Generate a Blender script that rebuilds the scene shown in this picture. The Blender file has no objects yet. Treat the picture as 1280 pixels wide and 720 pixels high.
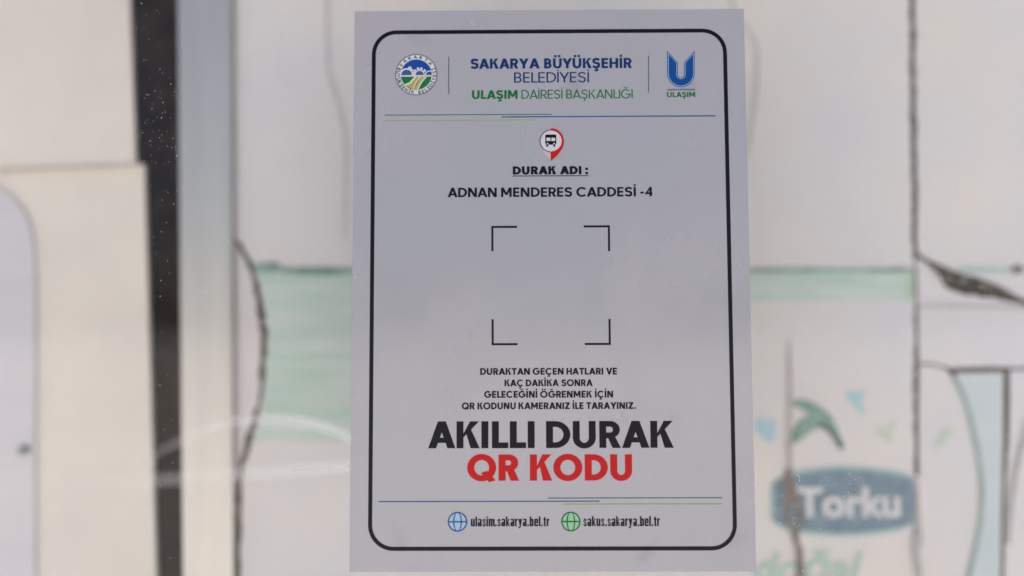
import bpy, bmesh, math, random
from mathutils import Vector, Matrix, Euler
from mathutils.geometry import tessellate_polygon
random.seed(7)
R = math.radians
SC = bpy.context.scene
COL = SC.collection

# ------------------------------------------------------------------ camera
H0 = 1.50                                    # height of the notice's centre above the pavement
cd = bpy.data.cameras.new('camera'); cam = bpy.data.objects.new('camera', cd); COL.objects.link(cam)
cam.location = (-0.018055943, -0.390109554, H0 - 0.024839331)
cam.rotation_euler = (1.6300663965, 0.003310988, 0.006237613)
cd.sensor_width = 36; cd.lens = 26; cd.clip_start = 0.01; cd.clip_end = 3000
cd.dof.use_dof = True; cd.dof.focus_distance = 0.391; cd.dof.aperture_fstop = 1.35
SC.camera = cam

# ------------------------------------------------------------------ world, sun, exposure
SUN_EL, SUN_ROT = 55, -20
w = bpy.data.worlds.new('World'); SC.world = w; w.use_nodes = True
nt = w.node_tree
sky = nt.nodes.new('ShaderNodeTexSky'); sky.sky_type = 'NISHITA'; sky.sun_disc = False
sky.sun_elevation = R(SUN_EL); sky.sun_rotation = R(SUN_ROT)
sky.air_density = 0.8; sky.dust_density = 4.0; sky.ozone_density = 0.6
bg = nt.nodes['Background']; bg.inputs['Strength'].default_value = 0.06
nt.links.new(sky.outputs[0], bg.inputs['Color'])
sd = bpy.data.lights.new('sun', 'SUN'); sd.energy = 4.5; sd.angle = R(0.6); sd.color = (1, .965, .93)
sun = bpy.data.objects.new('sun', sd); COL.objects.link(sun)
sun.rotation_euler = (-R(90 - SUN_EL), 0, -R(SUN_ROT)); sun.location = (0, 3, 6)
vs = SC.view_settings
vs.view_transform = 'Standard'; vs.look = 'None'; vs.exposure = 1.93; vs.gamma = 1; vs.use_curve_mapping = False

# ------------------------------------------------------------------ helpers
def lin(c):
    c = c / 255
    return c / 12.92 if c <= .04045 else ((c + .055) / 1.055) ** 2.4
def srgb(r, g, b, k=1.0): return (lin(r) * k, lin(g) * k, lin(b) * k)

CM = Matrix.LocRotScale(cam.location, Euler(cam.rotation_euler), (1, 1, 1))
def at(px, py, y):
    """point of the upright plane at depth y that the photograph shows at pixel px, py"""
    d = CM.to_3x3() @ Vector(((px - 640) / 1280 * 36 / 26, (360 - py) / 1280 * 36 / 26, -1))
    t = (y - cam.location.y) / d.y
    p = cam.location + d * t
    return Vector((p.x, p.z))
def pts(lst, y): return [at(a, b, y) for a, b in lst]

def mat(name, base, rough=.5, metal=0, noise=None, bump=0, scale=30, spec=.5, coat=0, streak=None):
    """plain surface with a slow mottling between base and noise, and an optional fine bump"""
    m = bpy.data.materials.new(name); m.use_nodes = True
    n = m.node_tree.nodes; l = m.node_tree.links
    p = n['Principled BSDF']
    p.inputs['Roughness'].default_value = rough; p.inputs['Metallic'].default_value = metal
    p.inputs['Specular IOR Level'].default_value = spec
    p.inputs['Coat Weight'].default_value = coat
    p.inputs['Base Color'].default_value = (*base, 1)
    tc = n.new('ShaderNodeTexCoord')
    if noise:
        mp = n.new('ShaderNodeMapping'); l.new(tc.outputs['Object'], mp.inputs[0])
        if streak: mp.inputs['Scale'].default_value = streak
        t = n.new('ShaderNodeTexNoise'); t.inputs['Scale'].default_value = scale; t.inputs['Detail'].default_value = 6
        t.inputs['Roughness'].default_value = .6
        l.new(mp.outputs[0], t.inputs['Vector'])
        mr = n.new('ShaderNodeMapRange'); mr.inputs[1].default_value = .35; mr.inputs[2].default_value = .65
        l.new(t.outputs['Fac'], mr.inputs[0])
        mx = n.new('ShaderNodeMix'); mx.data_type = 'RGBA'
        mx.inputs[6].default_value = (*base, 1); mx.inputs[7].default_value = (*noise, 1)
        l.new(mr.outputs[0], mx.inputs[0]); l.new(mx.outputs[2], p.inputs['Base Color'])
    if bump:
        t2 = n.new('ShaderNodeTexNoise'); t2.inputs['Scale'].default_value = scale * 6; t2.inputs['Detail'].default_value = 4
        l.new(tc.outputs['Object'], t2.inputs['Vector'])
        b = n.new('ShaderNodeBump'); b.inputs['Strength'].default_value = bump; b.inputs['Distance'].default_value = .001
        l.new(t2.outputs['Fac'], b.inputs['Height']); l.new(b.outputs[0], p.inputs['Normal'])
    return m

def link(name, me, m, parent=None):
    o = bpy.data.objects.new(name, me); COL.objects.link(o)
    if m: me.materials.append(m)
    if parent:
        o.parent = parent
    return o
def thing(name, label, cat, loc, group=None):
    o = bpy.data.objects.new(name, None); COL.objects.link(o); o.location = loc; o.empty_display_size = .05
    o['label'] = label; o['category'] = cat
    if group: o['group'] = group
    return o

class Flat:
    """collects outlines lying in upright planes (x, z) and builds them as one thin solid mesh"""
    def __init__(s): s.v = []; s.f = []
    def poly(s, loop, y0, y1):
        """closed outline, front at y0 (towards the viewer), back at y1"""
        loop = [Vector((a[0], a[1])) for a in loop]
        area = sum(loop[i - 1].x * loop[i].y - loop[i].x * loop[i - 1].y for i in range(len(loop)))
        if area < 0: loop.reverse()
        b = len(s.v); n = len(loop)
        s.v += [(p.x, y0, p.y) for p in loop] + [(p.x, y1, p.y) for p in loop]
        tris = tessellate_polygon([[Vector((p.x, p.y, 0)) for p in loop]])
        for t in tris:
            a, c, d = [loop[i] for i in t]
            if (c - a).cross(d - a) < 0: t = (t[0], t[2], t[1])
            s.f.append(tuple(b + i for i in t)); s.f.append(tuple(b + n + i for i in reversed(t)))
        for i in range(n):
            j = (i + 1) % n
            s.f.append((b + i, b + n + i, b + n + j, b + j))
        return s
    def quadstrip(s, A, B, y0, y1, closed=False):
        """band between the two equally long point rows A and B"""
        n = len(A); b = len(s.v)
        for p, q in zip(A, B):
            s.v += [(p[0], y0, p[1]), (q[0], y0, q[1]), (p[0], y1, p[1]), (q[0], y1, q[1])]
        for i in range(n if closed else n - 1):
            k, j = b + 4 * i, b + 4 * ((i + 1) % n)
            s.f += [(k, k + 1, j + 1, j), (k + 2, j + 2, j + 3, k + 3), (k, j, j + 2, k + 2), (k + 1, k + 3, j + 3, j + 1)]
        if not closed:
            k, j = b, b + 4 * (n - 1)
            s.f += [(k, k + 2, k + 3, k + 1), (j, j + 1, j + 3, j + 2)]
        return s
    def ring(s, c, r0, r1, y0, y1, a0=0, a1=360, n=64):
        closed = a1 - a0 >= 360
        k = n if closed else n + 1
        an = [R(a0 + (a1 - a0) * i / n) for i in range(k)]
        return s.quadstrip([(c[0] + r0 * math.cos(a), c[1] + r0 * math.sin(a)) for a in an],
                           [(c[0] + r1 * math.cos(a), c[1] + r1 * math.sin(a)) for a in an], y0, y1, closed)
    def disc(s, c, r, y0, y1, n=48):
        return s.poly([(c[0] + r * math.cos(2 * math.pi * i / n), c[1] + r * math.sin(2 * math.pi * i / n)) for i in range(n)], y0, y1)
    def rect(s, x0, z0, x1, z1, y0, y1): return s.poly([(x0, z0), (x1, z0), (x1, z1), (x0, z1)], y0, y1)
    def line(s, P, wd, y0, y1):
        """band of width wd (one number or one per point) along the points P"""
        if not isinstance(wd, (list, tuple)): wd = [wd] * len(P)
        A = []; B = []
        for i, p in enumerate(P):
            a = P[max(i - 1, 0)]; c = P[min(i + 1, len(P) - 1)]
            d = Vector((c[0] - a[0], c[1] - a[1])).normalized(); nn = Vector((-d.y, d.x)) * wd[i] / 2
            A.append((p[0] + nn.x, p[1] + nn.y)); B.append((p[0] - nn.x, p[1] - nn.y))
        return s.quadstrip(A, B, y0, y1)
    def mesh(s, me2, fn, y0):
        """adds a mesh lying in its own xy plane, mapped by fn(x, y) -> (x, z)"""
        b = len(s.v)
        for v in me2.vertices:
            q = fn(v.co.x, v.co.y); s.v.append((q[0], y0, q[1]))
        for p in me2.polygons: s.f.append(tuple(b + i for i in p.vertices))
        return s
    def build(s, name, m, parent=None, origin=(0, 0, 0)):
        if parent: origin = parent.matrix_basis.translation if parent.parent is None else parent.parent.matrix_basis.translation
        o_ = Vector(origin)
        if parent and parent.parent is not None: o_ = Vector(parent.parent.location) + Vector(parent.location)
        elif parent: o_ = Vector(parent.location)
        me = bpy.data.meshes.new(name)
        me.from_pydata([tuple(Vector(v) - o_) for v in s.v], [], s.f)
        bm = bmesh.new(); bm.from_mesh(me); bmesh.ops.recalc_face_normals(bm, faces=bm.faces); bm.to_mesh(me); bm.free()
        me.update()
        o = link(name, me, m, parent)
        if not parent: o.location = o_
        return o

def smooth(P, k=8):
    """Catmull-Rom through the points"""
    P = [Vector((a[0], a[1])) for a in P]; out = []
    for i in range(len(P) - 1):
        p0 = P[max(i - 1, 0)]; p1 = P[i]; p2 = P[i + 1]; p3 = P[min(i + 2, len(P) - 1)]
        for j in range(k):
            t = j / k
            out.append(.5 * ((2 * p1) + (p2 - p0) * t + (2 * p0 - 5 * p1 + 4 * p2 - p3) * t * t + (3 * p1 - p0 - 3 * p2 + p3) * t ** 3))
    out.append(P[-1]); return out
def ragged(P, amp, step):
    """the polyline P cut into short steps with a torn, uneven edge"""
    out = []
    for i in range(len(P) - 1):
        a = Vector(P[i]); b = Vector(P[i + 1]); n = max(1, int((b - a).length / step))
        d = (b - a).normalized(); nn = Vector((-d.y, d.x))
        for j in range(n):
            out.append(a.lerp(b, j / n) + nn * random.uniform(-amp, amp))
    out.append(Vector(P[-1])); return out

_tc = {}
def glyphs(txt, off):
    """mesh of a line of lettering in the built-in face, with its cap height"""
    key = (txt, off)
    if key in _tc: return _tc[key]
    cu = bpy.data.curves.new('lettering', 'FONT'); cu.body = txt; cu.size = 1; cu.offset = off; cu.resolution_u = 6
    cu.fill_mode = 'FRONT'
    ob = bpy.data.objects.new('lettering', cu); COL.objects.link(ob)
    bpy.context.view_layer.update()
    me = bpy.data.meshes.new_from_object(ob.evaluated_get(bpy.context.evaluated_depsgraph_get()))
    bpy.data.objects.remove(ob); bpy.data.curves.remove(cu)
    _tc[key] = me
    return me
def ext(me):
    xs = [v.co.x for v in me.vertices]; ys = [v.co.y for v in me.vertices]
    return min(xs), max(xs), min(ys), max(ys)
def lettering(name, txt, px0, px1, ptop, pbase, off, m, parent, depth, ref='H', shear=0, plane=0.0, into=None):
    """one line of lettering whose capitals fill the photograph's box"""
    me = glyphs(txt, off); x0, x1, _, _ = ext(me); _, _, h0, h1 = ext(glyphs(ref, off))
    xm = (px0 + px1) / 2
    a = at(px0, pbase, plane); b = at(px1, pbase, plane); z0 = at(xm, pbase, plane).y; z1 = at(xm, ptop, plane).y
    def fn(x, y):
        v = (y - h0) / (h1 - h0)
        return (a.x + (x - x0) / (x1 - x0) * (b.x - a.x) + shear * v * (z1 - z0), z0 + v * (z1 - z0))
    f = into or Flat()
    f.mesh(me, fn, depth)
    return f if into else f.build(name, m, parent)

# ---- a geometric sans drawn stroke by stroke: capitals one unit high, stem width w
def cap_glyph(ch, w):
    """list of outlines and bands of one capital, and its width"""
    h = w * .88                                          # horizontals a little thinner
    P = []; B = []
    rc = lambda x0, y0, x1, y1: P.append([(x0, y0), (x1, y0), (x1, y1), (x0, y1)])
    def ell(cx, cy, rx, ry, a0, a1, n=22): return [(cx + rx * math.cos(R(a0 + (a1 - a0) * i / n)), cy + ry * math.sin(R(a0 + (a1 - a0) * i / n))) for i in range(n + 1)]
    def bowl(y0, y1, x1, x0=0):                          # right-hand bowl of B, D, P, R
        ro = (y1 - y0) / 2; cy = (y0 + y1) / 2; rx = min(ro * 1.05, x1 - x0 - w * .5)
        o_ = [(x0, y0)] + ell(x1 - rx, cy, rx, ro, -90, 90) + [(x0, y1)]
        i_ = [(x0, y0 + h)] + ell(x1 - rx, cy, max(rx - w, .01), ro - h, -90, 90) + [(x0, y1 - h)]
        B.append((o_, i_))
    def stroke(pts_, ww):
        A = []; C = []
        for i, p in enumerate(pts_):
            a = pts_[max(i - 1, 0)]; c = pts_[min(i + 1, len(pts_) - 1)]
            d = Vector((c[0] - a[0], c[1] - a[1])).normalized()
            A.append((p[0] - d.y * ww / 2, p[1] + d.x * ww / 2)); C.append((p[0] + d.y * ww / 2, p[1] - d.x * ww / 2))
        B.append((A, C))
    base = {'Ç': 'C', 'Ğ': 'G', 'İ': 'I', 'Ö': 'O', 'Ş': 'S', 'Ü': 'U'}.get(ch, ch)
    W = .5
    if base == 'A':
        W = .86 + w * .35; m_ = W / 2; d = w * 1.14; t = w * .57
        P.append([(0, 0), (d, 0), (m_ + t, 1), (m_ - t, 1)]); P.append([(W, 0), (W - d, 0), (m_ - t, 1), (m_ + t, 1)])
        rc(W * .24, .20, W * .76, .20 + h * .92)
    elif base == 'B': W = .60 + w * .3; rc(0, 0, w, 1); bowl(0, .5 + h / 2, W, w * .5); bowl(.5 - h / 2, 1, W - .04, w * .5)
    elif base == 'C': W = .93; B.append((ell(.52, .5, .52, .52, 42, 318, 40), ell(.52, .5, .52 - w, .52 - h, 42, 318, 40)))
    elif base == 'G':
        W = 1.0; B.append((ell(.52, .5, .52, .52, 42, 352, 44), ell(.52, .5, .52 - w, .52 - h, 42, 352, 44))); rc(.54, .40, 1.035, .40 + h)
    elif base == 'D': W = .78 + w * .25; rc(0, 0, w, 1); bowl(0, 1, W, w * .5)
    elif base == 'E': W = .52 + w * .3; rc(0, 0, w, 1); rc(w * .5, 0, W, h); rc(w * .5, 1 - h, W, 1); rc(w * .5, .5 - h / 2, W - .03, .5 + h / 2)
    elif base == 'H': W = .74 + w * .2; rc(0, 0, w, 1); rc(W - w, 0, W, 1); rc(w * .5, .5 - h / 2, W - w * .5, .5 + h / 2)
    elif base == 'I': W = w; rc(0, 0, w, 1)
    elif base == 'K':
        W = .68 + w * .5; rc(0, 0, w, 1); q = w * 1.30
        P.append([(w * .7, .40), (W - q - .02, 1), (W - .02, 1), (w * .7, .40 - w * .62 + .30 * w)]); P.append([(w + .10, .53), (w + .10 + w * .62, .53 + w * .80), (W, 0), (W - q, 0)])
    elif base == 'L': W = .48 + w * .35; rc(0, 0, w, 1); rc(w * .5, 0, W, h)
    elif base == 'M':
        W = .88 + w * .5; rc(0, 0, w, 1); rc(W - w, 0, W, 1); q = w * 1.15
        P.append([(0, 1), (q, 1), (W / 2 + q * .42, .22), (W / 2 - q * .42, .22)]); P.append([(W, 1), (W - q, 1), (W / 2 - q * .42, .22), (W / 2 + q * .42, .22)])
    elif base == 'N': W = .76 + w * .3; rc(0, 0, w, 1); rc(W - w, 0, W, 1); q = w * 1.2; P.append([(0, 1), (q, 1), (W, 0), (W - q, 0)])
    elif base in 'OQ':
        W = 1.06; B.append((ell(.53, .5, .53, .52, 0, 360, 56), ell(.53, .5, .53 - w, .52 - h, 0, 360, 56)))
        if base == 'Q': P.append([(.50, .30), (.50 + w * .9, .38), (1.04, .02), (1.04 - w * .95, -.06)])
    elif base == 'R':
        W = .62 + w * .5; rc(0, 0, w, 1); bowl(.36, 1, W - .03, w * .5); q = w * 1.2
        P.append([(W * .38, .42), (W * .38 + q * .92, .42), (W, 0), (W - q, 0)])
    elif base == 'S':
        W = .62 + w * .3; e = h / 2; x_ = w / 2
        c_ = [(x_ * .35, .20), (W * .26, e + .03), (W * .52, e - .01), (W * .80, e + .06), (W - x_, .28), (W * .82, .43), (W * .50, .515), (W * .20, .60), (x_, .74), (W * .20, .94 - e), (W * .50, 1.01 - e), (W * .74, .97 - e), (W * .93, .82)]
        stroke(smooth(c_, 5), w * .95)
    elif base == 'T': W = .66 + w * .3; rc(0, 1 - h, W, 1); rc(W / 2 - w / 2, 0, W / 2 + w / 2, 1 - h * .5)
    elif base == 'U':
        W = .72 + w * .3; r = W / 2
        B.append(([(0, 1)] + ell(r, r - .02, r, r, 180, 360, 28) + [(W, 1)], [(w, 1)] + ell(r, r - .02, r - w, r - h, 180, 360, 28) + [(W - w, 1)]))
    elif base == 'V':
        W = .82 + w * .35; q = w * 1.12
        P.append([(0, 1), (q, 1), (W / 2 + w * .5, 0), (W / 2 - w * .5, 0)]); P.append([(W, 1), (W - q, 1), (W / 2 - w * .5, 0), (W / 2 + w * .5, 0)])
    elif base == 'Y':
        W = .80 + w * .35; q = w * 1.2; m_ = W / 2; rc(m_ - w / 2, 0, m_ + w / 2, .46)
        P.append([(0, 1), (q, 1), (m_ + w * .5, .42), (m_ - w * .5, .36)]); P.append([(W, 1), (W - q, 1), (m_ - w * .5, .42), (m_ + w * .5, .36)])
    elif base == 'Z': W = .64 + w * .3; q = w * 1.25; rc(0, 1 - h, W, 1); rc(0, 0, W, h); P.append([(0, h * .6), (q, h * .6), (W, 1 - h * .6), (W - q, 1 - h * .6)])
    elif base == '4':
        W = .66; rc(.40, 0, .40 + w, 1); rc(0, .22, W, .22 + h); P.append([(0, .24), (w * 1.05, .24), (.44 + w * .2, 1), (.40, 1)])
    elif base == '-': W = .34; rc(0, .30, W, .30 + h)
    elif base == ':': W = w; rc(0, 0, w, w); rc(0, .52, w, .52 + w)
    elif base == '.': W = w; rc(0, 0, w, w)
    d = w * .92; m_ = W / 2
    if ch == 'İ': rc(m_ - d / 2, 1.10, m_ + d / 2, 1.10 + d)
    if ch in 'ÖÜ':
        for s_ in (-1, 1): rc(m_ + s_ * .17 - d / 2, 1.10, m_ + s_ * .17 + d / 2, 1.10 + d)
    if ch == 'Ğ': B.append((ell(m_, 1.30, .22, .20, 190, 350, 14), ell(m_, 1.32, .22 - w * .6, .20 - w * .55, 190, 350, 14)))
    if ch in 'ÇŞ': rc(m_ - d * .42, -.12, m_ + d * .42, .02); stroke(smooth([(m_ + d * .1, -.10), (m_ + d * .7, -.16), (m_ + d * .3, -.24), (m_ - d * .8, -.24)], 4), w * .55)
    return P, B, W
def low_glyph(ch):
    """heavy condensed lower case, ascender one unit high, x height .74"""
    P = []; B = []; w = .24; X = .77; W = .56; h = .155
    rc = lambda x0, y0, x1, y1: P.append([(x0, y0), (x1, y0), (x1, y1), (x0, y1)])
    def rr_(x0, y0, x1, y1, r, n=5):
        out = []
        for cx, cy, a in ((x1 - r, y1 - r, 0), (x0 + r, y1 - r, 90), (x0 + r, y0 + r, 180), (x1 - r, y0 + r, 270)):
            out += [(cx + r * math.cos(R(a + 90 * i / n)), cy + r * math.sin(R(a + 90 * i / n))) for i in range(n + 1)]
        return out
    def box(x0, y0, x1, y1):
        A = rr_(x0, y0, x1, y1, .15); C = rr_(x0 + w, y0 + h, x1 - w, y1 - h, .05); B.append((A + A[:1], C + C[:1]))
    if ch == 'l': W = w; rc(0, 0, w, 1)
    elif ch == 'i': W = w; rc(0, 0, w, X); rc(0, .83, w, 1)
    elif ch == '.': W = w; rc(0, 0, w, .17)
    elif ch == 'u': rc(0, .12, w, X); rc(W - w, 0, W, X); P.append([(0, .14), (.06, .02), (.16, -.01), (W - w + .02, .06), (W - w + .02, .18), (w - .02, .14)])
    elif ch == 'm':
        W = .80
        for x in (0, .305, .61): rc(x, 0, x + w, X - .06)
        rc(0, X - .06, w, X); P.append([(w - .02, X - .16), (.32, X - .14), (.49, X - .08), (.40, X + .01), (.26, X), (w - .02, X - .07)]); P.append([(.46, X - .16), (.63, X - .14), (.80, X - .08), (.70, X + .01), (.56, X), (.46, X - .07)])
    elif ch == 'a': rc(W - w, 0, W, X - .08); box(0, 0, W - .02, .44); P.append([(.03, X - .20), (.20, X - .18), (.24, X - .12), (W - w + .03, X - .12), (W, X - .08), (W - .08, X), (.14, X + .005), (.05, X - .06)])
    elif ch == 's':
        c_ = [(.10, .24), (.14, .10), (.25, .055), (.37, .10), (.39, .22), (.25, .37), (.12, .52), (.14, .64), (.25, X - .06), (.36, .64), (.39, .50)]
        q = smooth(c_, 3); A = []; C = []
        for i, p in enumerate(q):
            a = q[max(i - 1, 0)]; c = q[min(i + 1, len(q) - 1)]; d = Vector((c[0] - a[0], c[1] - a[1])).normalized()
            A.append((p[0] - d.y * .082, p[1] + d.x * .07)); C.append((p[0] + d.y * .082, p[1] - d.x * .07))
        B.append((A, C)); W = .48
    elif ch == 'k': W = .54; rc(0, 0, w, 1); P.append([(w - .01, .30), (.34, X), (.53, X), (.30, .36), (w - .01, .20)]); P.append([(.22, .42), (.34, .50), (.55, 0), (.35, 0)])
    elif ch == 'r': W = .38; rc(0, 0, w, X); P.append([(w - .02, X - .22), (.38, X - .17), (.38, X + .01), (.27, X), (w - .02, X - .08)])
    elif ch == 'y': W = .54; P.append([(0, X), (w, X), (.37, .06), (.22, .0)]); P.append([(.54, X), (.54 - w, X), (.19, -.08), (.36, -.06)]); P.append([(.03, -.20), (.24, -.20), (.37, -.05), (.20, -.04), (.03, -.06)])
    elif ch == 'b': rc(0, 0, w, 1); box(.02, 0, W, X)
    elif ch == 'e':
        rc(0, .08, w, X - .08); rc(.05, X - h, W - .05, X); rc(W - w, .33, W, X - .07); rc(w * .6, .31, W, .43); rc(.05, 0, W - .04, h); rc(W - w, .05, W, .20)
    elif ch == 't': W = .36; rc(.07, .06, .07 + w, .93); rc(0, X - .13, W, X); P.append([(.08, .10), (.14, 0), (W, 0), (W, .13), (.2, .15)])
    return P, B, W
ROUND_L = set('CÇGĞOÖQ'); ROUND_R = set('DOÖQ'); SLANT = set('AVY')
def capitals(name, txt, px0, px1, ptop, pbase, w, m, parent, depth, track=.085, space=.42):
    """one line of capitals that fills the photograph's box"""
    x = 0; prev = None; run = []
    for ch in txt:
        if ch == ' ': x += space - track * .3; prev = None; continue
        if prev:
            g_ = track * (1.45 if ch not in ROUND_L and prev not in ROUND_R and prev not in SLANT and ch not in SLANT else 1)
            if prev in SLANT or prev in 'LT': g_ *= .45
            elif ch in SLANT or prev in 'KR': g_ *= .5
            x += g_
        P, B, W = cap_glyph(ch, w) if w else low_glyph(ch); run.append((x, P, B)); x += W; prev = ch
    a = at(px0, pbase, 0); b = at(px1, pbase, 0); xm = (px0 + px1) / 2; z0 = at(xm, pbase, 0).y; z1 = at(xm, ptop, 0).y
    def fn(u, v): return (a.x + u / x * (b.x - a.x), z0 + v * (z1 - z0))
    f = Flat()
    for x0, P, B in run:
        k = 0
        for lp in P:
            b_ = len(f.v); f.v += [(q[0], depth - k, q[1]) for q in (fn(x0 + u, v) for u, v in lp)]; f.f.append(tuple(range(b_, b_ + len(lp)))); k += .000009
        for A, C in B:
            b_ = len(f.v)
            for p, q in zip(A, C):
                p = fn(x0 + p[0], p[1]); q = fn(x0 + q[0], q[1]); f.v += [(p[0], depth - k, p[1]), (q[0], depth - k, q[1])]
            for i in range(len(A) - 1): f.f.append((b_ + 2 * i, b_ + 2 * i + 1, b_ + 2 * i + 3, b_ + 2 * i + 2))
            k += .000009
    return f.build(name, m, parent)

# ------------------------------------------------------------------ materials
M = {}
M['foil'] = mat('grey_white_foil', srgb(147, 150, 155), .18, noise=srgb(155, 152, 157), scale=7, bump=.02, spec=.75, coat=.0)  # cool to pink mottling paints uneven reflections into the base colour
def ink(n, r, g, b): M[n] = mat(n + '_ink', srgb(r, g, b), .38, spec=.15)
ink('black', 13, 13, 24); ink('navy', 16, 42, 92); ink('blue', 14, 66, 130); ink('green', 18, 98, 46); ink('dkgreen', 46, 98, 98)
ink('lime', 140, 152, 84); ink('red', 178, 20, 22); ink('grey', 74, 80, 92); ink('white', 188, 190, 194); ink('pale_blue', 152, 180, 198)
ink('pale_green', 140, 186, 148); ink('arial', 14, 15, 22); ink('line_blue', 34, 78, 132); ink('field', 24, 104, 50); ink('straw', 160, 152, 70)
ink('purple', 96, 62, 92); ink('pink', 184, 164, 172); ink('emblem_blue', 20, 66, 136); ink('dome', 52, 80, 132)
def smudge(m, amount):
    n = m.node_tree.nodes; l = m.node_tree.links; p = n['Principled BSDF']
    tc = n.new('ShaderNodeTexCoord'); t = n.new('ShaderNodeTexNoise'); t.inputs['Scale'].default_value = 16; t.inputs['Detail'].default_value = 8
    l.new(tc.outputs['Object'], t.inputs['Vector'])
    r = n.new('ShaderNodeMapRange'); r.inputs[1].default_value = .45; r.inputs[2].default_value = .70; r.inputs[3].default_value = .14; r.inputs[4].default_value = .14 + amount
    l.new(t.outputs['Fac'], r.inputs[0]); l.new(r.outputs[0], p.inputs['Roughness'])
    # sparse grime marks
    t2 = n.new('ShaderNodeTexNoise'); t2.inputs['Scale'].default_value = 34; t2.inputs['Detail'].default_value = 5; l.new(tc.outputs['Object'], t2.inputs['Vector'])
    r2 = n.new('ShaderNodeMapRange'); r2.inputs[1].default_value = .64; r2.inputs[2].default_value = .78; r2.inputs[3].default_value = 0; r2.inputs[4].default_value = .45
    l.new(t2.outputs['Fac'], r2.inputs[0])
    mx = n.new('ShaderNodeMix'); mx.data_type = 'RGBA'; mx.inputs[7].default_value = (.20, .20, .195, 1)
    src = p.inputs['Base Color'].links[0].from_socket
    l.new(src, mx.inputs[6]); l.new(r2.outputs[0], mx.inputs[0]); l.new(mx.outputs[2], p.inputs['Base Color'])
smudge(M['foil'], .22)
M['sheet'] = mat('weathered_white_poster_paper', srgb(227, 219, 211), .6, noise=srgb(213, 211, 216), scale=5, bump=.02)
M['sheet_pink'] = mat('faded_pinkish_poster_paper', srgb(228, 218, 218), .6, noise=srgb(220, 213, 212), scale=9, bump=.02)
M['sheet_blue'] = mat('faded_bluish_poster_paper', srgb(206, 212, 214), .6, noise=srgb(190, 204, 208), scale=12, bump=.02)
M['board'] = mat('dark_brown_backing', srgb(66, 52, 44), .8, noise=srgb(112, 94, 82), scale=60, bump=.4)
M['tear'] = mat('brown_tear', srgb(112, 100, 94), .8, noise=srgb(140, 126, 116), scale=90)
M['tear_faint'] = mat('faint_tear', srgb(188, 184, 182), .8, noise=srgb(172, 168, 165), scale=40)
M['tear_pink'] = mat('pinkish_tear', srgb(196, 184, 182), .8, noise=srgb(180, 170, 166), scale=40)
M['debris'] = mat('torn_paper_debris', srgb(96, 86, 80), .9, noise=srgb(172, 164, 156), scale=160, bump=.8)
M['band'] = mat('faded_green_print', srgb(177, 203, 189), .6, noise=srgb(206, 216, 208), scale=9, streak=(1, 1, 9))
M['band_edge'] = mat('smudged_green_edge', srgb(98, 122, 116), .7, noise=srgb(160, 184, 174), scale=45, streak=(1, 1, 2))
M['band_end'] = mat('bright_green_edge', srgb(160, 196, 158), .6, noise=srgb(176, 204, 176), scale=30)
M['oval'] = mat('faded_blue_print', srgb(96, 124, 142), .6, noise=srgb(126, 148, 160), scale=90)
M['oval_rim'] = mat('faded_teal_print', srgb(150, 186, 182), .6, noise=srgb(166, 196, 190), scale=40)
M['word'] = mat('white_print', srgb(224, 220, 218), .6, noise=srgb(214, 212, 212), scale=40)
M['leaf'] = mat('leaf_green_print', srgb(108, 150, 136), .6, noise=srgb(142, 170, 156), scale=120)
M['leaf_dark'] = mat('leaf_dark_print', srgb(62, 88, 90), .6, noise=srgb(92, 118, 116), scale=70)
M['bird_blue'] = mat('bird_blue_print', srgb(160, 198, 212), .6, noise=srgb(180, 206, 214), scale=50)
M['bird_teal'] = mat('bird_teal_print', srgb(150, 200, 206), .6, noise=srgb(176, 208, 210), scale=50)
M['bird_green'] = mat('bird_green_print', srgb(188, 208, 180), .6, noise=srgb(200, 212, 196), scale=50)
M['script'] = mat('script_green_print', srgb(162, 198, 182), .6, noise=srgb(184, 206, 194), scale=50)
M['teal_line'] = mat('teal_line_print', srgb(140, 160, 160), .6, noise=srgb(160, 176, 174), scale=50)
M['cream'] = mat('cream_painted_panel', srgb(227, 218, 206), .45, noise=srgb(213, 204, 198), scale=5, bump=.02)
M['cream_edge'] = mat('cream_yellow_edge', srgb(240, 230, 214), .5, noise=srgb(236, 226, 212), scale=5)
M['window'] = mat('blue_grey_panel', srgb(196, 193, 200), .3, noise=srgb(206, 202, 206), scale=6, streak=(.4, 1, 3))
M['bolt'] = mat('dull_bolt', srgb(120, 132, 128), .5, metal=.3)
M['seal'] = mat('dark_rubber_profile', srgb(56, 45, 38), .75, noise=srgb(86, 69, 58), scale=25, bump=.3, spec=.15)
M['alu'] = mat('brushed_aluminium', srgb(198, 194, 189), .32, metal=.55, noise=srgb(188, 184, 180), scale=20, streak=(6, 6, .2))
M['alu_dark'] = mat('joint_line', srgb(150, 142, 136), .7)
M['pave'] = mat('pavement', srgb(173, 167, 161), .9, noise=srgb(158, 153, 148), scale=6, bump=.3)

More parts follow.
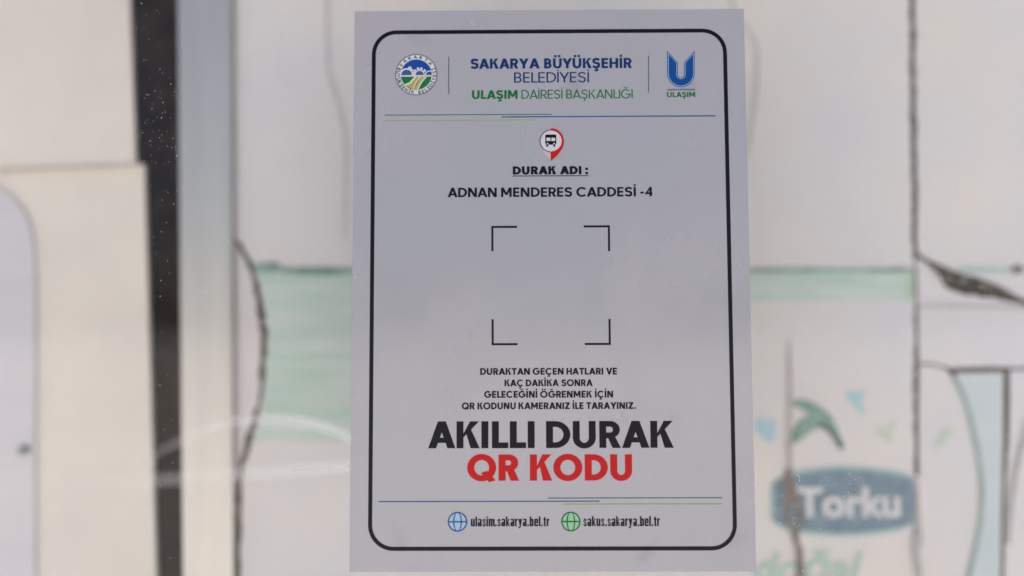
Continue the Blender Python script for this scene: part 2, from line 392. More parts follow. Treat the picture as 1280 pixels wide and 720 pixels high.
def glass_material():
    m = bpy.data.materials.new('dusty_glass'); m.use_nodes = True
    n = m.node_tree.nodes; l = m.node_tree.links; n.clear()
    def math_(op, a, b=None, c=None):
        q = n.new('ShaderNodeMath'); q.operation = op
        for i, v in enumerate((a, b, c)):
            if v is None: continue
            if isinstance(v, (int, float)): q.inputs[i].default_value = v
            else: l.new(v, q.inputs[i])
        return q.outputs[0]
    out = n.new('ShaderNodeOutputMaterial')
    tr = n.new('ShaderNodeBsdfTransparent'); tr.inputs[0].default_value = (.985, .99, .985, 1)
    gl = n.new('ShaderNodeBsdfGlossy'); gl.inputs['Roughness'].default_value = .02
    fr = n.new('ShaderNodeFresnel'); fr.inputs[0].default_value = 1.25
    m1 = n.new('ShaderNodeMixShader'); l.new(fr.outputs[0], m1.inputs[0]); l.new(tr.outputs[0], m1.inputs[1]); l.new(gl.outputs[0], m1.inputs[2])
    tc = n.new('ShaderNodeTexCoord')
    nz = n.new('ShaderNodeTexNoise'); nz.inputs['Scale'].default_value = 22; nz.inputs['Detail'].default_value = 3; l.new(tc.outputs['Object'], nz.inputs['Vector'])
    sp = n.new('ShaderNodeSeparateXYZ'); l.new(tc.outputs['Object'], sp.inputs[0])
    # car reflection painted into the glass as two long pale curved arcs
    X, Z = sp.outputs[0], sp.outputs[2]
    def reflection_arc(pix, half, w_, x0, x1):
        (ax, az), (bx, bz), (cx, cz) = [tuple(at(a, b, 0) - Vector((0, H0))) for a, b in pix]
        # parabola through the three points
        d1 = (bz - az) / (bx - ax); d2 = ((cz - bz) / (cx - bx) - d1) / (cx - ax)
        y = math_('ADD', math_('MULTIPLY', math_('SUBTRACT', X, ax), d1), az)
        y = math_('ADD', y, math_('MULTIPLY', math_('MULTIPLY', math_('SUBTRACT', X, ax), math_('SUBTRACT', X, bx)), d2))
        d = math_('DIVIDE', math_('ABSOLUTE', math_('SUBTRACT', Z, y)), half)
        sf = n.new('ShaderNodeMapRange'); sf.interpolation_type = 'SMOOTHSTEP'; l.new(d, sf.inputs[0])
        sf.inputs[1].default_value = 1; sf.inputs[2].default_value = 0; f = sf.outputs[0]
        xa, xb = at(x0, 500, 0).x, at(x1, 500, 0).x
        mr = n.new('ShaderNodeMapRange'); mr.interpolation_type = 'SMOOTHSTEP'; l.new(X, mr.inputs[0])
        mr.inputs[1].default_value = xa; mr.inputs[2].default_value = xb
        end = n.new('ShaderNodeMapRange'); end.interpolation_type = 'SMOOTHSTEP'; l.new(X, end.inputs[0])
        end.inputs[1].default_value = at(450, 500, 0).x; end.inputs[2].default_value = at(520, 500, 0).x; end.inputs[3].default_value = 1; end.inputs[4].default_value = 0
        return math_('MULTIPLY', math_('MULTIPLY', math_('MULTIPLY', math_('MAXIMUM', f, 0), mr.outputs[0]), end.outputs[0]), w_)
    arcs = math_('MAXIMUM', reflection_arc([(200, 565), (320, 524), (440, 548)], .0058, .40, 110, 420),
               reflection_arc([(60, 606), (250, 597), (440, 582)], .0065, .32, -20, 430))
    film = math_('MULTIPLY_ADD', nz.outputs['Fac'], .02, .0)
    front = math_('LESS_THAN', sp.outputs[1], .003)       # dust film and painted reflection lie on the street side only
    fac = math_('MULTIPLY', math_('MINIMUM', math_('ADD', arcs, film), .9), front)
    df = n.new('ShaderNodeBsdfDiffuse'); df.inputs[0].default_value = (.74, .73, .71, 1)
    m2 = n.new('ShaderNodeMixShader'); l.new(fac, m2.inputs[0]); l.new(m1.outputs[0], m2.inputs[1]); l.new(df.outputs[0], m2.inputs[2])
    l.new(m2.outputs[0], out.inputs[0])
    return m
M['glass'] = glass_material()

# ------------------------------------------------------------------ the setting
f = Flat(); f.v = [(-400, -400, 0), (400, -400, 0), (400, 400, 0), (-400, 400, 0)]; f.f = [(0, 1, 2, 3)]
g = f.build('pavement', M['pave']); g['kind'] = 'structure'

# ------------------------------------------------------------------ glass pane
ZB, ZT = .35, 2.15
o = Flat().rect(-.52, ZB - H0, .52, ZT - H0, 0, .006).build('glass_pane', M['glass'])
o.location = (0, 0, H0)
o['label'] = 'dusty clear glass pane with painted-on reflection arcs, the printed notice stuck to its front'; o['category'] = 'glass pane'

glass = o
M['dust'] = mat('pale_dust', srgb(201, 196, 191), .9)
rd = random.Random(11); fl = Flat()
spots = [(rd.uniform(-.46, .46), rd.uniform(-.30, .12), rd.uniform(.015, .06)) for _ in range(60)]
k_ = 0
while k_ < 10000:
    if rd.random() < .55:
        c0 = rd.choice(spots); x, z = rd.gauss(c0[0], c0[2]), rd.gauss(c0[1], c0[2])
    else:
        x, z = rd.uniform(-.50, .50), rd.triangular(-.34, .30, -.25)
    if abs(x) < .107 and abs(z) < .150 or abs(x) > .51: continue
    k_ += 1
    if k_ % 220 == 0:                                     # now and then a fibre
        a = rd.uniform(0, 6.28); P = [Vector((x, z))]
        for q in range(5):
            a += rd.uniform(-.8, .8); P.append(P[-1] + Vector((math.cos(a), math.sin(a))) * rd.uniform(.0006, .0013))
        fl.line(P, .00030, -.00009, -.00001); continue
    r_ = min(.00016 * math.exp(abs(rd.gauss(0, .45))), .00042); a0 = rd.uniform(0, 6.28)
    fl.poly([(x + r_ * rd.uniform(.6, 1.2) * math.cos(a0 + q * 1.2566), z + r_ * rd.uniform(.6, 1.2) * math.sin(a0 + q * 1.2566)) for q in range(5)], -.00009, -.00001)
fl.v = [(v[0], v[1], v[2] + H0) for v in fl.v]
dust_o = fl.build('dust_specks', M['dust'], glass); dust_o['kind'] = 'stuff'

# ------------------------------------------------------------------ things behind the glass
DP = .150                                                       # depth of the torn poster
# --- aluminium post
DA = .1445
xl = at(226.5, 360, DA).x; xr = at(290.5, 360, DA).x
post = thing('aluminium_post', 'upright brushed aluminium post between the dark gap strip and the torn poster', 'post', ((xl + xr) / 2, DA + .02, ZB))
def slanted_box(name, pl, pr, d0, d1, m, parent, bev=0):
    """upright bar: left edge runs through pixels pl (top, bottom), right edge through pr, from top to bottom of the shelter"""
    def edge(p):
        a, b = at(p[0], 0, d0), at(p[1], 720, d0); k = (b.x - a.x) / (b.y - a.y)
        return [(a.x + (z - a.y) * k, z) for z in (ZB, ZT)]
    (a0, a1), (b0, b1) = edge(pl), edge(pr)
    o = Flat().poly([a0, b0, b1, a1], d0, d1).build(name, m, parent)
    if bev:
        md = o.modifiers.new('bevel', 'BEVEL'); md.width = bev; md.segments = 3; md.limit_method = 'ANGLE'
    return o
slanted_box('profile', (222, 228.5), (288.5, 291), DA, DA + .0045, M['alu'], post, .0006)
slanted_box('edge_seal', (289, 291.3), (290.8, 293), DA + .001, DA + .0044, M['alu_dark'], post)

# --- dark strip in the gap
case = thing('shelter_case', 'near black back of the shelter case in the upright gap left of the post', 'shelter case', (0, .24, ZB))
Flat().rect(-.56, ZB, .70, ZT, .236, .246).build('back_wall', M['seal'], case)
Flat().rect(-.56, ZT + .0005, .70, ZT + .010, .0005, .246).build('unseen_sun_cover', M['seal'], case)  # unseen cover, added to stop sun leaking in behind the panels
# --- cream panels at the left
up = thing('cream_panel', 'upper cream panel above the seam, its right edge set further left', 'panel', (at(60, 100, .150).x, .151, at(60, 205, .150).y), 'cream panels left of the dark strip')
top = at(0, 0, .150)
def line_x(p0, y0, p1, y1, d, z):
    a, b = at(p0, y0, d), at(p1, y1, d); return a.x + (z - a.y) * (b.x - a.x) / (b.y - a.y)
zs = at(90, 206, .150).y
x_out = -.52
f = Flat().poly([(x_out, at(0, 214, .150).y), (line_x(162, 0, 169, 205, .150, zs), at(169, 203.5, .150).y), (line_x(162, 0, 169, 205, .150, ZT), ZT), (x_out, ZT)], .150, .1535)
f.build('face_sheet', M['cream'], up)
f = Flat().poly([at(-300, 214, .149), at(-20, 211, .149), at(165, 202.5, .149), at(165, 205.5, .149), at(-20, 214.5, .149), at(-300, 217, .149)], .1493, .1499)
f.build('seam_lip', M['tear_faint'], up)
DL = .157
lo = thing('cream_panel', 'lower cream panel with a rounded blue grey patch and a small bolt', 'panel', (at(60, 500, DL).x, DL, ZB), 'cream panels left of the dark strip')
zz = at(90, 207, DL).y
xa = lambda z: line_x(180, 210, 195, 720, DL, z)
f = Flat().poly([(at(-420, 210, DL).x, ZB), (xa(ZB), ZB), (xa(at(180, 206, DL).y), at(178, 205, DL).y), (at(0, 214, DL).x, at(0, 214, DL).y), (at(-420, 228, DL).x, at(-420, 228, DL).y)], DL, DL + .004)
o = f.build('face_sheet', M['cream'], lo)
wl = smooth(pts([(-300, 205), (-120, 212), (-40, 222), (0, 236), (22, 252), (38, 278), (44, 310), (46, 360)], DL))
patch = wl + [Vector((at(47, 720, DL).x, at(47, 760, DL).y)), Vector((at(47, 720, DL).x, at(47, 1500, DL).y)), Vector((wl[0].x, at(47, 1500, DL).y))]
pw = Flat().poly(patch, DL - .002, DL + .001).build('rounded_window', M['window'], lo)
c = at(33, 562, DL)
Flat().disc(c, .0036, DL - .005, DL - .001).build('bolt', M['bolt'], pw)

# --- backing board and torn poster
bb = Flat().rect(at(286, 0, DP).x, ZB, .66, ZT, DP + .0035, DP + .02).build('backing_board', M['board'])
bb['label'] = 'dark brown backing board showing through the tears of the poster'; bb['category'] = 'board'
poster = thing('torn_poster', 'weathered white poster with faded blue oval logo and green band, torn into pieces', 'poster', (at(800, 400, DP).x, DP, ZB))
Y0, Y1 = DP, DP + .0008
def below(px, py): a = at(px, py, DP); return (a.x, ZB)
def above(px, py): a = at(px, py, DP); return (a.x, ZT)
PX = (at(640, 0, DP).x - at(639, 0, DP).x)              # one photograph pixel at the poster, metres
def sheet(loop, m, name='poster_sheet', lift=0):
    return Flat().poly(loop, Y0 - lift, Y1 - lift).build(name, m, poster)
cl = [(290, -60), (291, 120), (291, 282), (300, 306), (313, 332), (322, 362), (327, 395), (329, 420), (328, 460), (325, 500), (317, 532), (306, 565), (300, 600), (298, 660), (297, 720), (296, 800)]
clw = [3, 3, 5, 7, 7, 8, 10, 9, 7, 7, 8, 8, 7, 7, 7, 7]
CLp = smooth(pts(cl, DP), 5)
CLw = []
for i in range(len(cl) - 1):
    for j in range(5): CLw.append(clw[i] + (clw[i + 1] - clw[i]) * j / 5)
CLw.append(clw[-1])
rr = random.Random(3)
Lside = [Vector((p.x - w_ * PX / 2 * rr.uniform(.45, 1.4) + rr.gauss(0, .0003), p.y)) for p, w_ in zip(CLp, CLw)]
Rside = [Vector((p.x + w_ * PX / 2 * rr.uniform(.45, 1.4), p.y)) for p, w_ in zip(CLp, CLw)]
k0 = 10                                                  # from here down the narrow strip shows
strip = [q for q in Lside[k0:]]
xl0 = at(284, 0, DP).x
sheet([(xl0, ZB), (strip[-1].x, ZB)] + list(reversed(strip)) + [(xl0, strip[0].y)], M['sheet_pink'])
main_right = ragged(pts([(1136.5, -80), (1137.5, 60), (1139, 200), (1140.5, 318), (1142, 330), (1143, 378), (1142.5, 460), (1142.5, 560), (1143.5, 600), (1144, 800)], DP), .0009, .004)
left_edge = list(reversed(Rside))
sheet([(left_edge[0].x, ZB), (main_right[-1].x, ZB)] + list(reversed(main_right)) + [(main_right[0].x, ZT), (left_edge[-1].x, ZT)] + list(reversed(left_edge)), M['sheet'])
# upper right sheet over the wedge
ur = ragged(pts([(1144, -80), (1144.5, 60), (1146, 200), (1147.5, 316), (1152, 320), (1172, 331), (1187, 336), (1216, 344.5), (1245, 357), (1269, 367.5), (1290, 381), (1600, 420)], DP), .0008, .004)
sheet([(ur[0].x, ZT)] + list(ur) + [(ur[-1].x, ZT)], M['sheet'])
# right sheet under the wedge, down to the slit at y 458
mid = ragged(pts([(1144.5, 322), (1152, 326), (1170, 340), (1181, 357), (1190, 363), (1210, 368), (1240, 373), (1272, 379), (1290, 386), (1600, 440)], DP), .0010, .004)
slit = ragged(pts([(1600, 460), (1262, 459), (1225, 458.5), (1190, 460), (1180, 457), (1165, 454), (1149, 453)], DP), .0003, .006)
sheet(list(mid) + list(slit) + [at(1148, 420, DP), at(1147.5, 380, DP)], M['sheet'])
# lower right pieces: curved sheet, bluish strip, outer sheet
curve = smooth(pts([(1149, 456), (1166, 457.5), (1180, 461), (1191, 473), (1204, 500), (1214, 535), (1222, 575), (1225.5, 615), (1223, 655), (1214, 700), (1205, 740), (1190, 800)], DP), 5)
sheet([(at(1152, 600, DP).x, ZB)] + [(curve[-1].x, ZB)] + list(reversed(curve)) + [at(1148.5, 520, DP), at(1149, 600, DP)], M['sheet'])
c2 = [Vector((p.x + 4.0 * PX, p.y)) for p in curve[15:]]
bl = [at(1196, 466, DP), at(1254, 465.5, DP), at(1254, 540, DP), at(1252, 640, DP), at(1250, 760, DP)]
sheet([(c2[-1].x, ZB), (bl[-1].x, ZB)] + list(reversed(bl)) + c2, M['sheet_blue'])
o_r = ragged(pts([(1600, 470), (1263, 463), (1262, 540), (1258, 600), (1256, 680), (1255, 800)], DP), .0003, .008)
sheet([(at(1600, 0, DP).x, ZB)] + list(o_r) + [(o_r[-1].x, ZB)], M['sheet'])
# thin pinkish strip beside the logo
Flat().poly(pts([(1143.2, 594), (1158, 598), (1160, 640), (1158, 800), (1144.2, 800)], DP), Y0 - .0016, Y0 - .0008).build('poster_sheet', M['sheet_pink'], poster)
# teal line along the curved sheet
Flat().line([Vector((p.x + 1.2 * PX, p.y)) for p in curve[14:]], 5.5 * PX, Y0 - .0010, Y0 - .0004).build('curved_line', M['teal_line'], poster)
# torn paper debris in the wedge
deb = Flat(); rd = random.Random(5)
for i in range(80):
    t = rd.random(); x = 1166 + 100 * t; yc = 340 + 28 * t + rd.uniform(-9, 9) * (1 - .5 * t); s_ = rd.uniform(1.2, 3.4)
    a0 = rd.uniform(0, 6.28)
    deb.poly(pts([(x + s_ * math.cos(a0 + q) * rd.uniform(.5, 1.3), yc + s_ * .7 * math.sin(a0 + q) * rd.uniform(.5, 1.3)) for q in (0, 1.4, 2.9, 4.4)], DP), Y0 - .0003 - i * .00002, Y0 + .0020)
deb.build('paper_debris', M['debris'], poster)

# printed art: 0.3 mm proud of the sheets
def art(name, loop, m, d, lab=None):
    o = Flat().poly(loop, Y0 - d, Y0 - d + .00025).build(name, m, poster)
    return o
gb = CLp[28:]
green = [at(800, 376, DP), at(800, 552, DP), at(312, 553, DP)]
lp = [Vector((p.x + (w_ / 2 + 1.5) * PX, p.y)) for p, w_ in zip(CLp, CLw) if at(0, 553, DP).y < p.y < at(0, 336, DP).y]
art('green_band', lp + [at(316, 552, DP), at(800, 552, DP), at(800, 376, DP), at(1137, 375.5, DP), at(1137, 337, DP), at(321, 333, DP)], M['band'], .0005)
te = ragged(pts([(318, 328), (344, 327), (356, 334), (390, 334), (440, 335), (700, 335), (945, 335.5), (1138, 335.5)], DP), .0005, .005)
be = ragged(pts([(1138, 339.5), (945, 341), (700, 341), (440, 342), (395, 344), (350, 341), (320, 342)], DP), .0006, .005)
art('band_edge', te + be, M['band_edge'], .0009)
art('band_edge', pts([(1134, 340), (1140.5, 340), (1140.5, 376), (1133, 376)], DP), M['band_end'], .0008)
art('band_edge', ragged(pts([(1196, 334.5), (1262, 336)], DP), .0003, .006) + ragged(pts([(1264, 340.5), (1218, 340.5), (1200, 337)], DP), .0003, .006), M['oval_rim'], .0009)
art('smudge', ragged(pts([(1264, 333), (1275, 331), (1279, 337), (1276, 342), (1266, 343), (1264, 333)], DP), .0004, .002), M['tear'], .0013)
# oval logo
def oval(g_):
    tp = smooth(pts([(967 - g_, 610), (970 - g_ * .6, 601), (990, 594 - g_), (1020, 589 - g_), (1056, 586.5 - g_), (1095, 589 - g_), (1128, 594.5 - g_), (1141 + g_ * .3, 599)], DP), 5)
    bt = smooth(pts([(1142 + g_ * .3, 653), (1120, 660 + g_), (1085, 665 + g_), (1050, 666.5 + g_), (1010, 664 + g_), (985, 659.5 + g_), (969 - g_ * .6, 653), (966 - g_, 645)], DP), 5)
    return tp + bt
rimo = art('logo_panel', oval(4), M['oval_rim'], .0006)
rimo['label'] = 'faded blue oval logo panel'
def sub(fl, name, m, par): return fl.build(name, m, par)
inn = Flat().poly(oval(-.5), Y0 - .0009, Y0 - .00065).build('panel_fill', M['oval'], rimo)
lettering('lettering', 'Torku', 996, 1125, 609, 646, .026, M['word'], rimo, Y0 - .00095, ref='T', plane=DP)
# leaf arch, birds, script
art('leaf_arch', smooth(pts([(984, 557), (991, 536), (998, 526), (1010, 519), (1002, 512), (988, 507), (987, 502), (1004, 499), (1022, 506), (1036, 517), (1044, 530), (1050, 545), (1055, 558), (1051, 562)], DP), 4) + smooth(pts([(1047, 558), (1040, 546), (1033, 538), (1024, 535), (1012, 540), (1000, 550), (990, 556)], DP), 4), M['leaf'], .0006)
art('leaf_dark_part', smooth(pts([(1022, 527), (1034, 532), (1043, 541), (1049, 551), (1054.5, 558)], DP), 4) + smooth(pts([(1051, 562), (1046, 558), (1040, 547), (1033, 539), (1024, 534)], DP), 4), M['leaf_dark'], .0010)  # darker printed part of the leaf arch
art('leaf_dark_part', smooth(pts([(982, 556), (986, 546), (991, 540), (993, 548), (989, 557), (983, 560)], DP), 4), M['leaf_dark'], .0010)
art('bird_mark', smooth(pts([(943, 524), (957, 523), (968, 524), (970, 536), (967, 548), (963, 553), (955, 548), (947, 541), (943, 534)], DP), 4), M['bird_blue'], .0006)
art('bird_mark', smooth(pts([(1056, 488), (1064, 490), (1072, 491), (1082, 486.5), (1078, 496), (1076, 504), (1080, 512), (1077, 519), (1070, 510), (1062, 502), (1057, 495)], DP), 4), M['bird_teal'], .0006)
art('bird_mark', smooth(pts([(1092, 534), (1099, 537), (1105, 540), (1111, 533), (1120, 526), (1116, 536), (1112, 544), (1116, 554), (1107, 550), (1097, 543)], DP), 4), M['bird_green'], .0006)
art('bird_mark', smooth(pts([(1169, 558), (1173, 548), (1181, 538), (1191, 534), (1187, 543), (1181, 552), (1173, 560)], DP), 4), M['bird_green'], .0006)
lettering('script_lettering', 'doğal', 938, 1068, 690, 729, .026, M['script'], poster, Y0 - .0006, ref='d', shear=.32, plane=DP)
# fine tears and stains on the main sheet
def tear(P, wd, m, d=.0014, k=5):
    Q = smooth(pts(P, DP), k); W = []
    for i in range(len(wd) - 1):
        for j in range(k): W.append((wd[i] + (wd[i + 1] - wd[i]) * j / k) * PX * rr.uniform(.8, 1.2))
    W.append(wd[-1] * PX)
    return Flat().line(Q, W, Y0 - d, Y0 - d + .0004).build('tear', m, poster)
tear([(409, -40), (410, 60), (412, 90), (419, 115), (427, 145), (432, 180), (432, 245), (431, 300)], [2.2, 2.2, 2.4, 2.6, 2.4, 2, 1.6, 1], M['tear_faint'])
tear([(912, -40), (916, 10), (935, 40), (945, 58), (946, 90), (943, 130), (938, 165), (934, 200)], [2, 2, 1.5, 2.4, 3, 3, 2.4, 1], M['tear_faint'])
tear([(986, 425), (986.5, 460), (987, 500), (986, 535), (986.5, 570), (987, 592)], [1, 5, 6, 5, 5, 6], M['tear_pink'])
tear([(986, 585), (984, 600), (986, 612), (985, 625), (982, 640), (988, 660), (996, 680), (999, 700), (1001, 800)], [5, 13, 17, 12, 5, 4, 7, 8, 11], M['tear'], .0017)
tear([(990, 610), (997, 628), (999, 645), (996, 664), (993, 676)], [8, 7, 6, 5, 4], M['tear'], .0020)
tear([(1145, 600), (1147, 650), (1146, 676), (1144, 690), (1148, 720), (1149, 800)], [1.5, 4, 11, 8, 5, 5], M['tear_faint'], .0022)
tear([(1286, 520), (1278, 550), (1269, 590), (1263, 630), (1259, 680)], [4, 5, 5, 5, 4], M['tear_faint'])
tear([(1150, 383), (1190, 383), (1240, 384), (1300, 386)], [2, 2.5, 2, 2], M['tear_faint'])

# ------------------------------------------------------------------ the notice
W2, H2 = .105, .1485
notice = thing('printed_notice', 'grey white printed bus stop notice with dark rounded border and red heading', 'notice', (0, 0, H0 - H2))
Flat().rect(-W2, H0 - H2, W2, H0 + H2, -.0004, -.00004).build('sheet', M['foil'], notice)
L = lambda k: -.0004 - .00007 * k                        # height of print layer k
def S(px, py): return at(px, py, 0)
def part(fl, name, m, par=notice): return fl.build(name, m, par)
# border: rounded frame
def rrect(x0, z0, x1, z1, r, n=12):
    out = []
    for cx, cz, a in ((x1 - r, z1 - r, 0), (x0 + r, z1 - r, 90), (x0 + r, z0 + r, 180), (x1 - r, z0 + r, 270)):
        out += [(cx + r * math.cos(R(a + 90 * i / n)), cz + r * math.sin(R(a + 90 * i / n))) for i in range(n + 1)]
    return out
tl, trr, br, blq = S(467.9, 40.4), S(905.9, 39), S(918.4, 685.3), S(462.4, 685.6)
bx0 = (tl.x + blq.x) / 2; bx1 = (trr.x + br.x) / 2; bz1 = (tl.y + trr.y) / 2; bz0 = (br.y + blq.y) / 2
t_ = .00105
part(Flat().quadstrip(rrect(bx0 - t_, bz0 - t_, bx1 + t_, bz1 + t_, .0132), rrect(bx0 + t_, bz0 + t_, bx1 - t_, bz1 - t_, .0111), L(1), L(0), True), 'border_line', M['black'])
# heading lines
T = lettering
capitals('heading_lettering', 'SAKARYA BÜYÜKŞEHİR', 588.5, 789.8, 73.3, 85.9, .24, M['navy'], notice, L(1))
capitals('heading_lettering', 'BELEDİYESİ', 642.5, 736.2, 90.6, 103.5, .135, M['navy'], notice, L(1))
capitals('heading_lettering', 'ULAŞIM', 590, 647, 113.2, 124, .24, M['green'], notice, L(1))
capitals('heading_lettering', 'DAİRESİ BAŞKANLIĞI', 651.8, 790.8, 112.4, 123.6, .135, M['green'], notice, L(1))
for x, a, b in ((561, 71.5, 118.2), (810.5, 70, 116.2)):
    part(Flat().line([S(x, a), S(x, b)], .00045, L(1), L(0)), 'divider_line', M['grey'])
def hline(x0, y0, x1, y1, wd, m, name='rule_line'):
    a, b = S(x0, y0), S(x1, y1); z = (a.y + b.y) / 2
    part(Flat().line([(a.x, z), (b.x, z)], wd, L(1), L(0)), name, m)
hline(481, 144.6, 689.4, 142.8, .00045, M['dkgreen']); hline(627.3, 146.4, 894, 145.2, .00062, M['line_blue']); hline(481, 151.3, 671.7, 150.2, .00048, M['lime'])
hline(473.2, 627, 749.5, 626, .00055, M['line_blue']); hline(685, 622.3, 902.3, 622, .00050, M['dkgreen']); hline(704, 630, 902.5, 629.6, .00055, M['lime'])

# round emblem
PXS = S(641, 100).x - S(640, 100).x
ec = S(520.5, 93.7); er = 26.2 * PXS
em = part(Flat().disc(ec, er * .985, L(1), L(0)), 'round_emblem', M['white'])
part(Flat().ring(ec, er * .965, er * 1.0, L(2), L(1)), 'rim', M['grey'], em)
ir = 19.3 * PXS
def arc(c, r, a0, a1, n=28): return [(c[0] + r * math.cos(R(a0 + (a1 - a0) * i / n)), c[1] + r * math.sin(R(a0 + (a1 - a0) * i / n))) for i in range(n + 1)]
part(Flat().poly(arc(ec, ir, -5, 185), L(2), L(1)), 'sky_field', M['emblem_blue'], em)
part(Flat().poly(arc(ec, ir, 187, 353), L(2), L(1)), 'green_field', M['field'], em)
E = lambda a, b: (ec.x + a * ir, ec.y + b * ir)
fld = Flat()
fld.poly([E(-.05, -.13), E(.22, -.13), E(-.22, -.96), E(-.62, -.76)], L(3), L(2))
fld.poly([E(.28, -.13), E(.62, -.15), E(.10, -.99), E(-.14, -.985)], L(3), L(2))
part(fld, 'crop_strip', M['straw'], em)
wt = Flat()
wt.line([E(-.03, -.13), E(-.40, -.55), E(-.72, -.69)], .12 * ir, L(4), L(3)); wt.line([E(.64, -.15), E(.30, -.55), E(.10, -.97)], .09 * ir, L(4), L(3)); wt.line([E(.25, -.13), E(-.05, -.6), E(-.18, -.95)], .07 * ir, L(4), L(3))
wt.rect(*E(-.99, -.13), *E(.99, -.04), L(3), L(2))
for cx, rr_ in ((-.62, .42), (.22, .32), (.86, .27)):
    wt.ring(E(cx, -.02), rr_ * .82 * ir, rr_ * 1.06 * ir, L(4), L(3), 0 if cx < .8 else 60, 180, 20)
wt.line([E(-.52, .42), E(-.38, .5), E(-.30, .30), E(-.12, .12), E(-.10, -.05)], .12 * ir, L(5), L(4)); wt.rect(*E(-.30, -.05), *E(-.22, .22), L(5), L(4))
for a in (40, 75, 105, 140): p = E(.22 + .42 * math.cos(R(a)), -.02 + .42 * math.sin(R(a))); wt.disc(p, .09 * ir, L(5), L(4), 10)
part(wt, 'white_outlines', M['white'], em)
dm = Flat()
for cx, rr_ in ((-.62, .42), (.22, .32), (.84, .2)):
    dm.poly(arc(E(cx, -.03), rr_ * .82 * ir, 0, 180, 16), L(3), L(2))
part(dm, 'dome', M['dome'], em)
ring_t = Flat()
def around(txt, mid, span, top):
    n_ = len(txt)
    for i, ch in enumerate(txt):
        if ch == ' ': continue
        a = mid + (span / 2 - span * i / (n_ - 1)) * (1 if top else -1)
        me = glyphs(ch, .02); x0, x1, _, _ = ext(me); h = 4.2 * PXS / .727; rad = 22.6 * PXS
        c_, s_ = math.cos(R(a)), math.sin(R(a))
        up_ = (c_, s_) if top else (-c_, -s_); ri = (up_[1], -up_[0])
        q0 = (ec.x + rad * c_, ec.y + rad * s_)
        ring_t.mesh(me, lambda x, y: (q0[0] + ri[0] * (x - (x0 + x1) / 2) * h + up_[0] * (y - .36) * h, q0[1] + ri[1] * (x - (x0 + x1) / 2) * h + up_[1] * (y - .36) * h), L(2))
around('SAKARYA', 93, 108, True)
around('BÜYÜKŞEHİR BELEDİYESİ', 270, 216, False)
part(ring_t, 'ring_lettering', M['black'], em)

# U logo of the transport department
def U(inset):
    i = inset
    P = [(833.8 + i, 64 + 2.4 * i), (846.9 - i, 78.6 + .3 * i)]
    P += [(846.9 - i, 93.5)] + [(850.9 - (4 + i) * math.cos(R(a)), 93.5 + (4 + i) * math.sin(R(a))) for a in (20, 45, 70, 90, 110, 135, 160)] + [(854.9 + i, 93.5)]
    P += [(854.9 + i, 78.6 + .3 * i), (868 - i, 64 + 2.4 * i)]
    P += [(868 - i, 92)] + [(850.9 + (17.1 - i) * math.cos(R(a)), 92.2 + (17.1 - i) * math.sin(R(a))) for a in range(10, 180, 10)] + [(833.8 + i, 92)]
    return [S(a, b) for a, b in P]
ul = part(Flat().poly(U(0), L(1), L(0)), 'u_shaped_logo', M['blue'])
part(Flat().poly(U(1.1), L(2), L(1)), 'pale_inline', M['pale_blue'], ul)
part(Flat().poly(U(1.75), L(3), L(2)), 'blue_fill', M['blue'], ul)
capitals('small_lettering', 'SAKARYA BÜYÜKŞEHİR', 834, 868.5, 111.4, 113.4, .2, M['navy'], ul, L(1))
capitals('small_lettering', 'ULAŞIM', 833.6, 868.8, 115.3, 121.8, .23, M['green'], ul, L(1))

# pin with bus
pc = (689, 176.6)
cpin = S(*pc); pr_ = PXS
tail_l = [S(a, b) for a, b in [(675.4, 181), (678, 187), (682, 193), (688.3, 201)]] + [S(688.3, 190.5), S(682, 189)]
pin = part(Flat().disc(cpin, 13.6 * pr_, L(2), L(1)), 'pin_icon', M['white'])
part(Flat().ring(cpin, 13.2 * pr_, 14.3 * pr_, L(3), L(2), 90, 270), 'thin_outline', M['purple'], pin)
part(Flat().poly(tail_l, L(1), L(0)), 'pale_tail', M['pink'], pin)
outer = smooth([S(a, b) for a, b in [(688.3, 160.8), (694, 161.6), (699, 164.5), (703, 169.5), (704.7, 176), (704, 182.5), (701, 188.5), (696, 195), (688.5, 201.5)]], 6)
inner = [S(688.4, 190.4)] + [Vector((cpin.x + 13.0 * pr_ * math.cos(R(a)), cpin.y + 13.0 * pr_ * math.sin(R(a)))) for a in range(-85, 91, 7)]
part(Flat().poly(outer + inner, L(4), L(3)), 'red_crescent', M['red'], pin)
bus = Flat()
b0 = S(681.6, 181.2); b1 = S(695.2, 168.5)
bus.poly(rrect(b0.x, b0.y, b1.x, b1.y, 1.7 * pr_, 5), L(3), L(2))
for x in (682.9, 691.6): q0, q1 = S(x, 183.8), S(x + 2.3, 181); bus.rect(q0.x, q0.y, q1.x, q1.y, L(3), L(2))
bs = part(bus, 'bus_symbol', M['black'], pin)
wn = Flat()
for xa_, xb_ in ((683.0, 688.0), (689.2, 694.0)): q0, q1 = S(xa_, 176.6), S(xb_, 172.6); wn.rect(q0.x, q0.y, q1.x, q1.y, L(4), L(3))
for xa_, xb_ in ((683.3, 685.4), (691.4, 693.6)): q0, q1 = S(xa_, 180.6), S(xb_, 179.2); wn.rect(q0.x, q0.y, q1.x, q1.y, L(4), L(3))
wn.build('bus_windows', M['white'], pin)

# middle lettering
capitals('stop_heading', 'DURAK ADI :', 641, 735, 208, 218.2, .285, M['black'], notice, L(1))
hline(640.7, 220.3, 735.4, 219.8, .00042, M['black'], 'underline')
capitals('stop_name', 'ADNAN MENDERES CADDESİ -4', 559.6, 815.3, 234.4, 246.2, .215, M['arial'], notice, L(1))
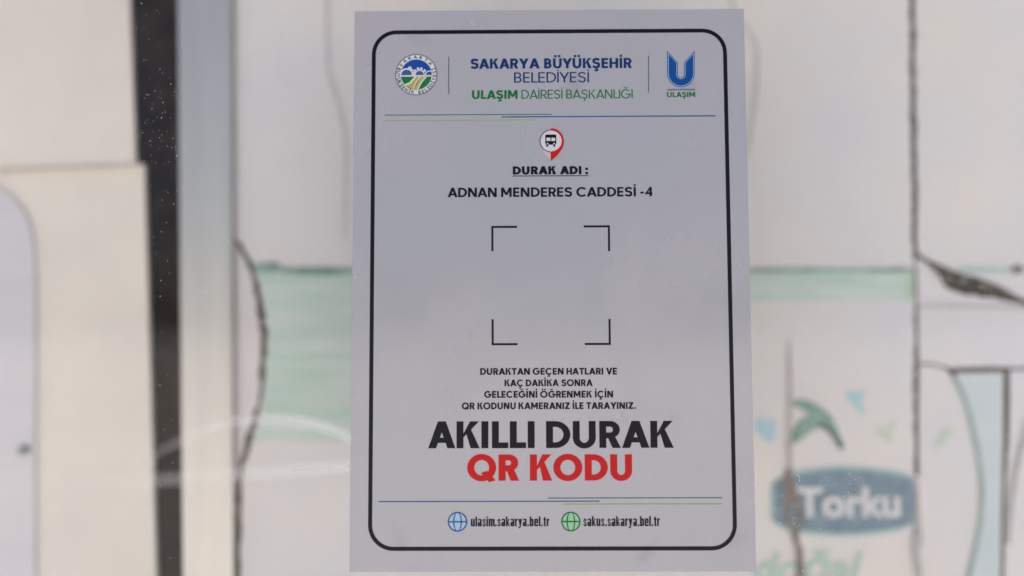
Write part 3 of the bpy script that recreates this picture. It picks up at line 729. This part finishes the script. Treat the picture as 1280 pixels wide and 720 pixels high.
# four corner brackets
def bracket(P):
    p, q, s_ = [S(a, b) for a, b in P]                   # arm end, corner, arm end
    w_ = .00108
    f = Flat(); sx = 1 if p.x > q.x else -1; sz = 1 if s_.y > q.y else -1
    f.poly([(q.x, q.y), (p.x, q.y), (p.x, q.y + sz * w_), (q.x + sx * w_, q.y + sz * w_), (q.x + sx * w_, s_.y), (q.x, s_.y)], L(1), L(0))
    part(f, 'corner_bracket', M['black'])
bracket([(646.3, 282.6), (614.2, 282.6), (614.2, 314)]); bracket([(729.6, 281.8), (762.2, 281.8), (762.2, 314)])
bracket([(647, 431.6), (614.6, 431.6), (614.6, 399)]); bracket([(731, 431.2), (763.4, 431.2), (763.4, 398.7)])
# paragraph
for tx, a, b, c_, d in (('DURAKTAN GEÇEN HATLARI VE', 600.3, 771, 459.9, 468.3), ('KAÇ DAKİKA SONRA', 630.6, 740.8, 474.3, 482.7),
                        ('GELECEĞİNİ ÖĞRENMEK İÇİN', 605.2, 766.3, 488.5, 497), ('QR KODUNU KAMERANIZ İLE TARAYINIZ.', 577.3, 794.7, 502.9, 511.3)):
    capitals('instruction_lettering', tx, a, b, c_, d, .245, M['black'], notice, L(1))
capitals('title_lettering', 'AKILLI DURAK', 535.3, 842, 526.3, 559.9, .24, M['black'], notice, L(1))
capitals('red_title_lettering', 'QR KODU', 584, 790.2, 567.8, 600.6, .26, M['red'], notice, L(1))
# globes and web addresses
def globe(c, r, m, fill):
    c = S(*c); r *= PXS * .965
    gl = part(Flat().disc(c, r * .97, L(1), L(0)), 'globe_icon', fill)
    f = Flat(); f.ring(c, r * .91, r * 1.05, L(2), L(1))
    f.quadstrip([(c.x + r * .34 * math.cos(R(a)), c.y + r * math.sin(R(a))) for a in range(0, 360, 8)], [(c.x + r * .47 * math.cos(R(a)), c.y + r * math.sin(R(a))) for a in range(0, 360, 8)], L(2.5), L(1), True)
    f.line([(c.x - r, c.y), (c.x + r, c.y)], r * .13, L(3), L(1))
    part(f, 'grid_lines', m, gl)
globe((572, 652), 11.6, M['line_blue'], M['pale_blue']); globe((713.5, 651.7), 11.5, M['green'], M['pale_green'])
capitals('web_address', 'ulasim.sakarya.bel.tr', 588.6, 686.6, 645.4, 657.6, 0, M['black'], notice, L(1), track=.06)
capitals('web_address', 'sakus.sakarya.bel.tr', 729, 824.6, 645, 657.4, 0, M['black'], notice, L(1), track=.06)
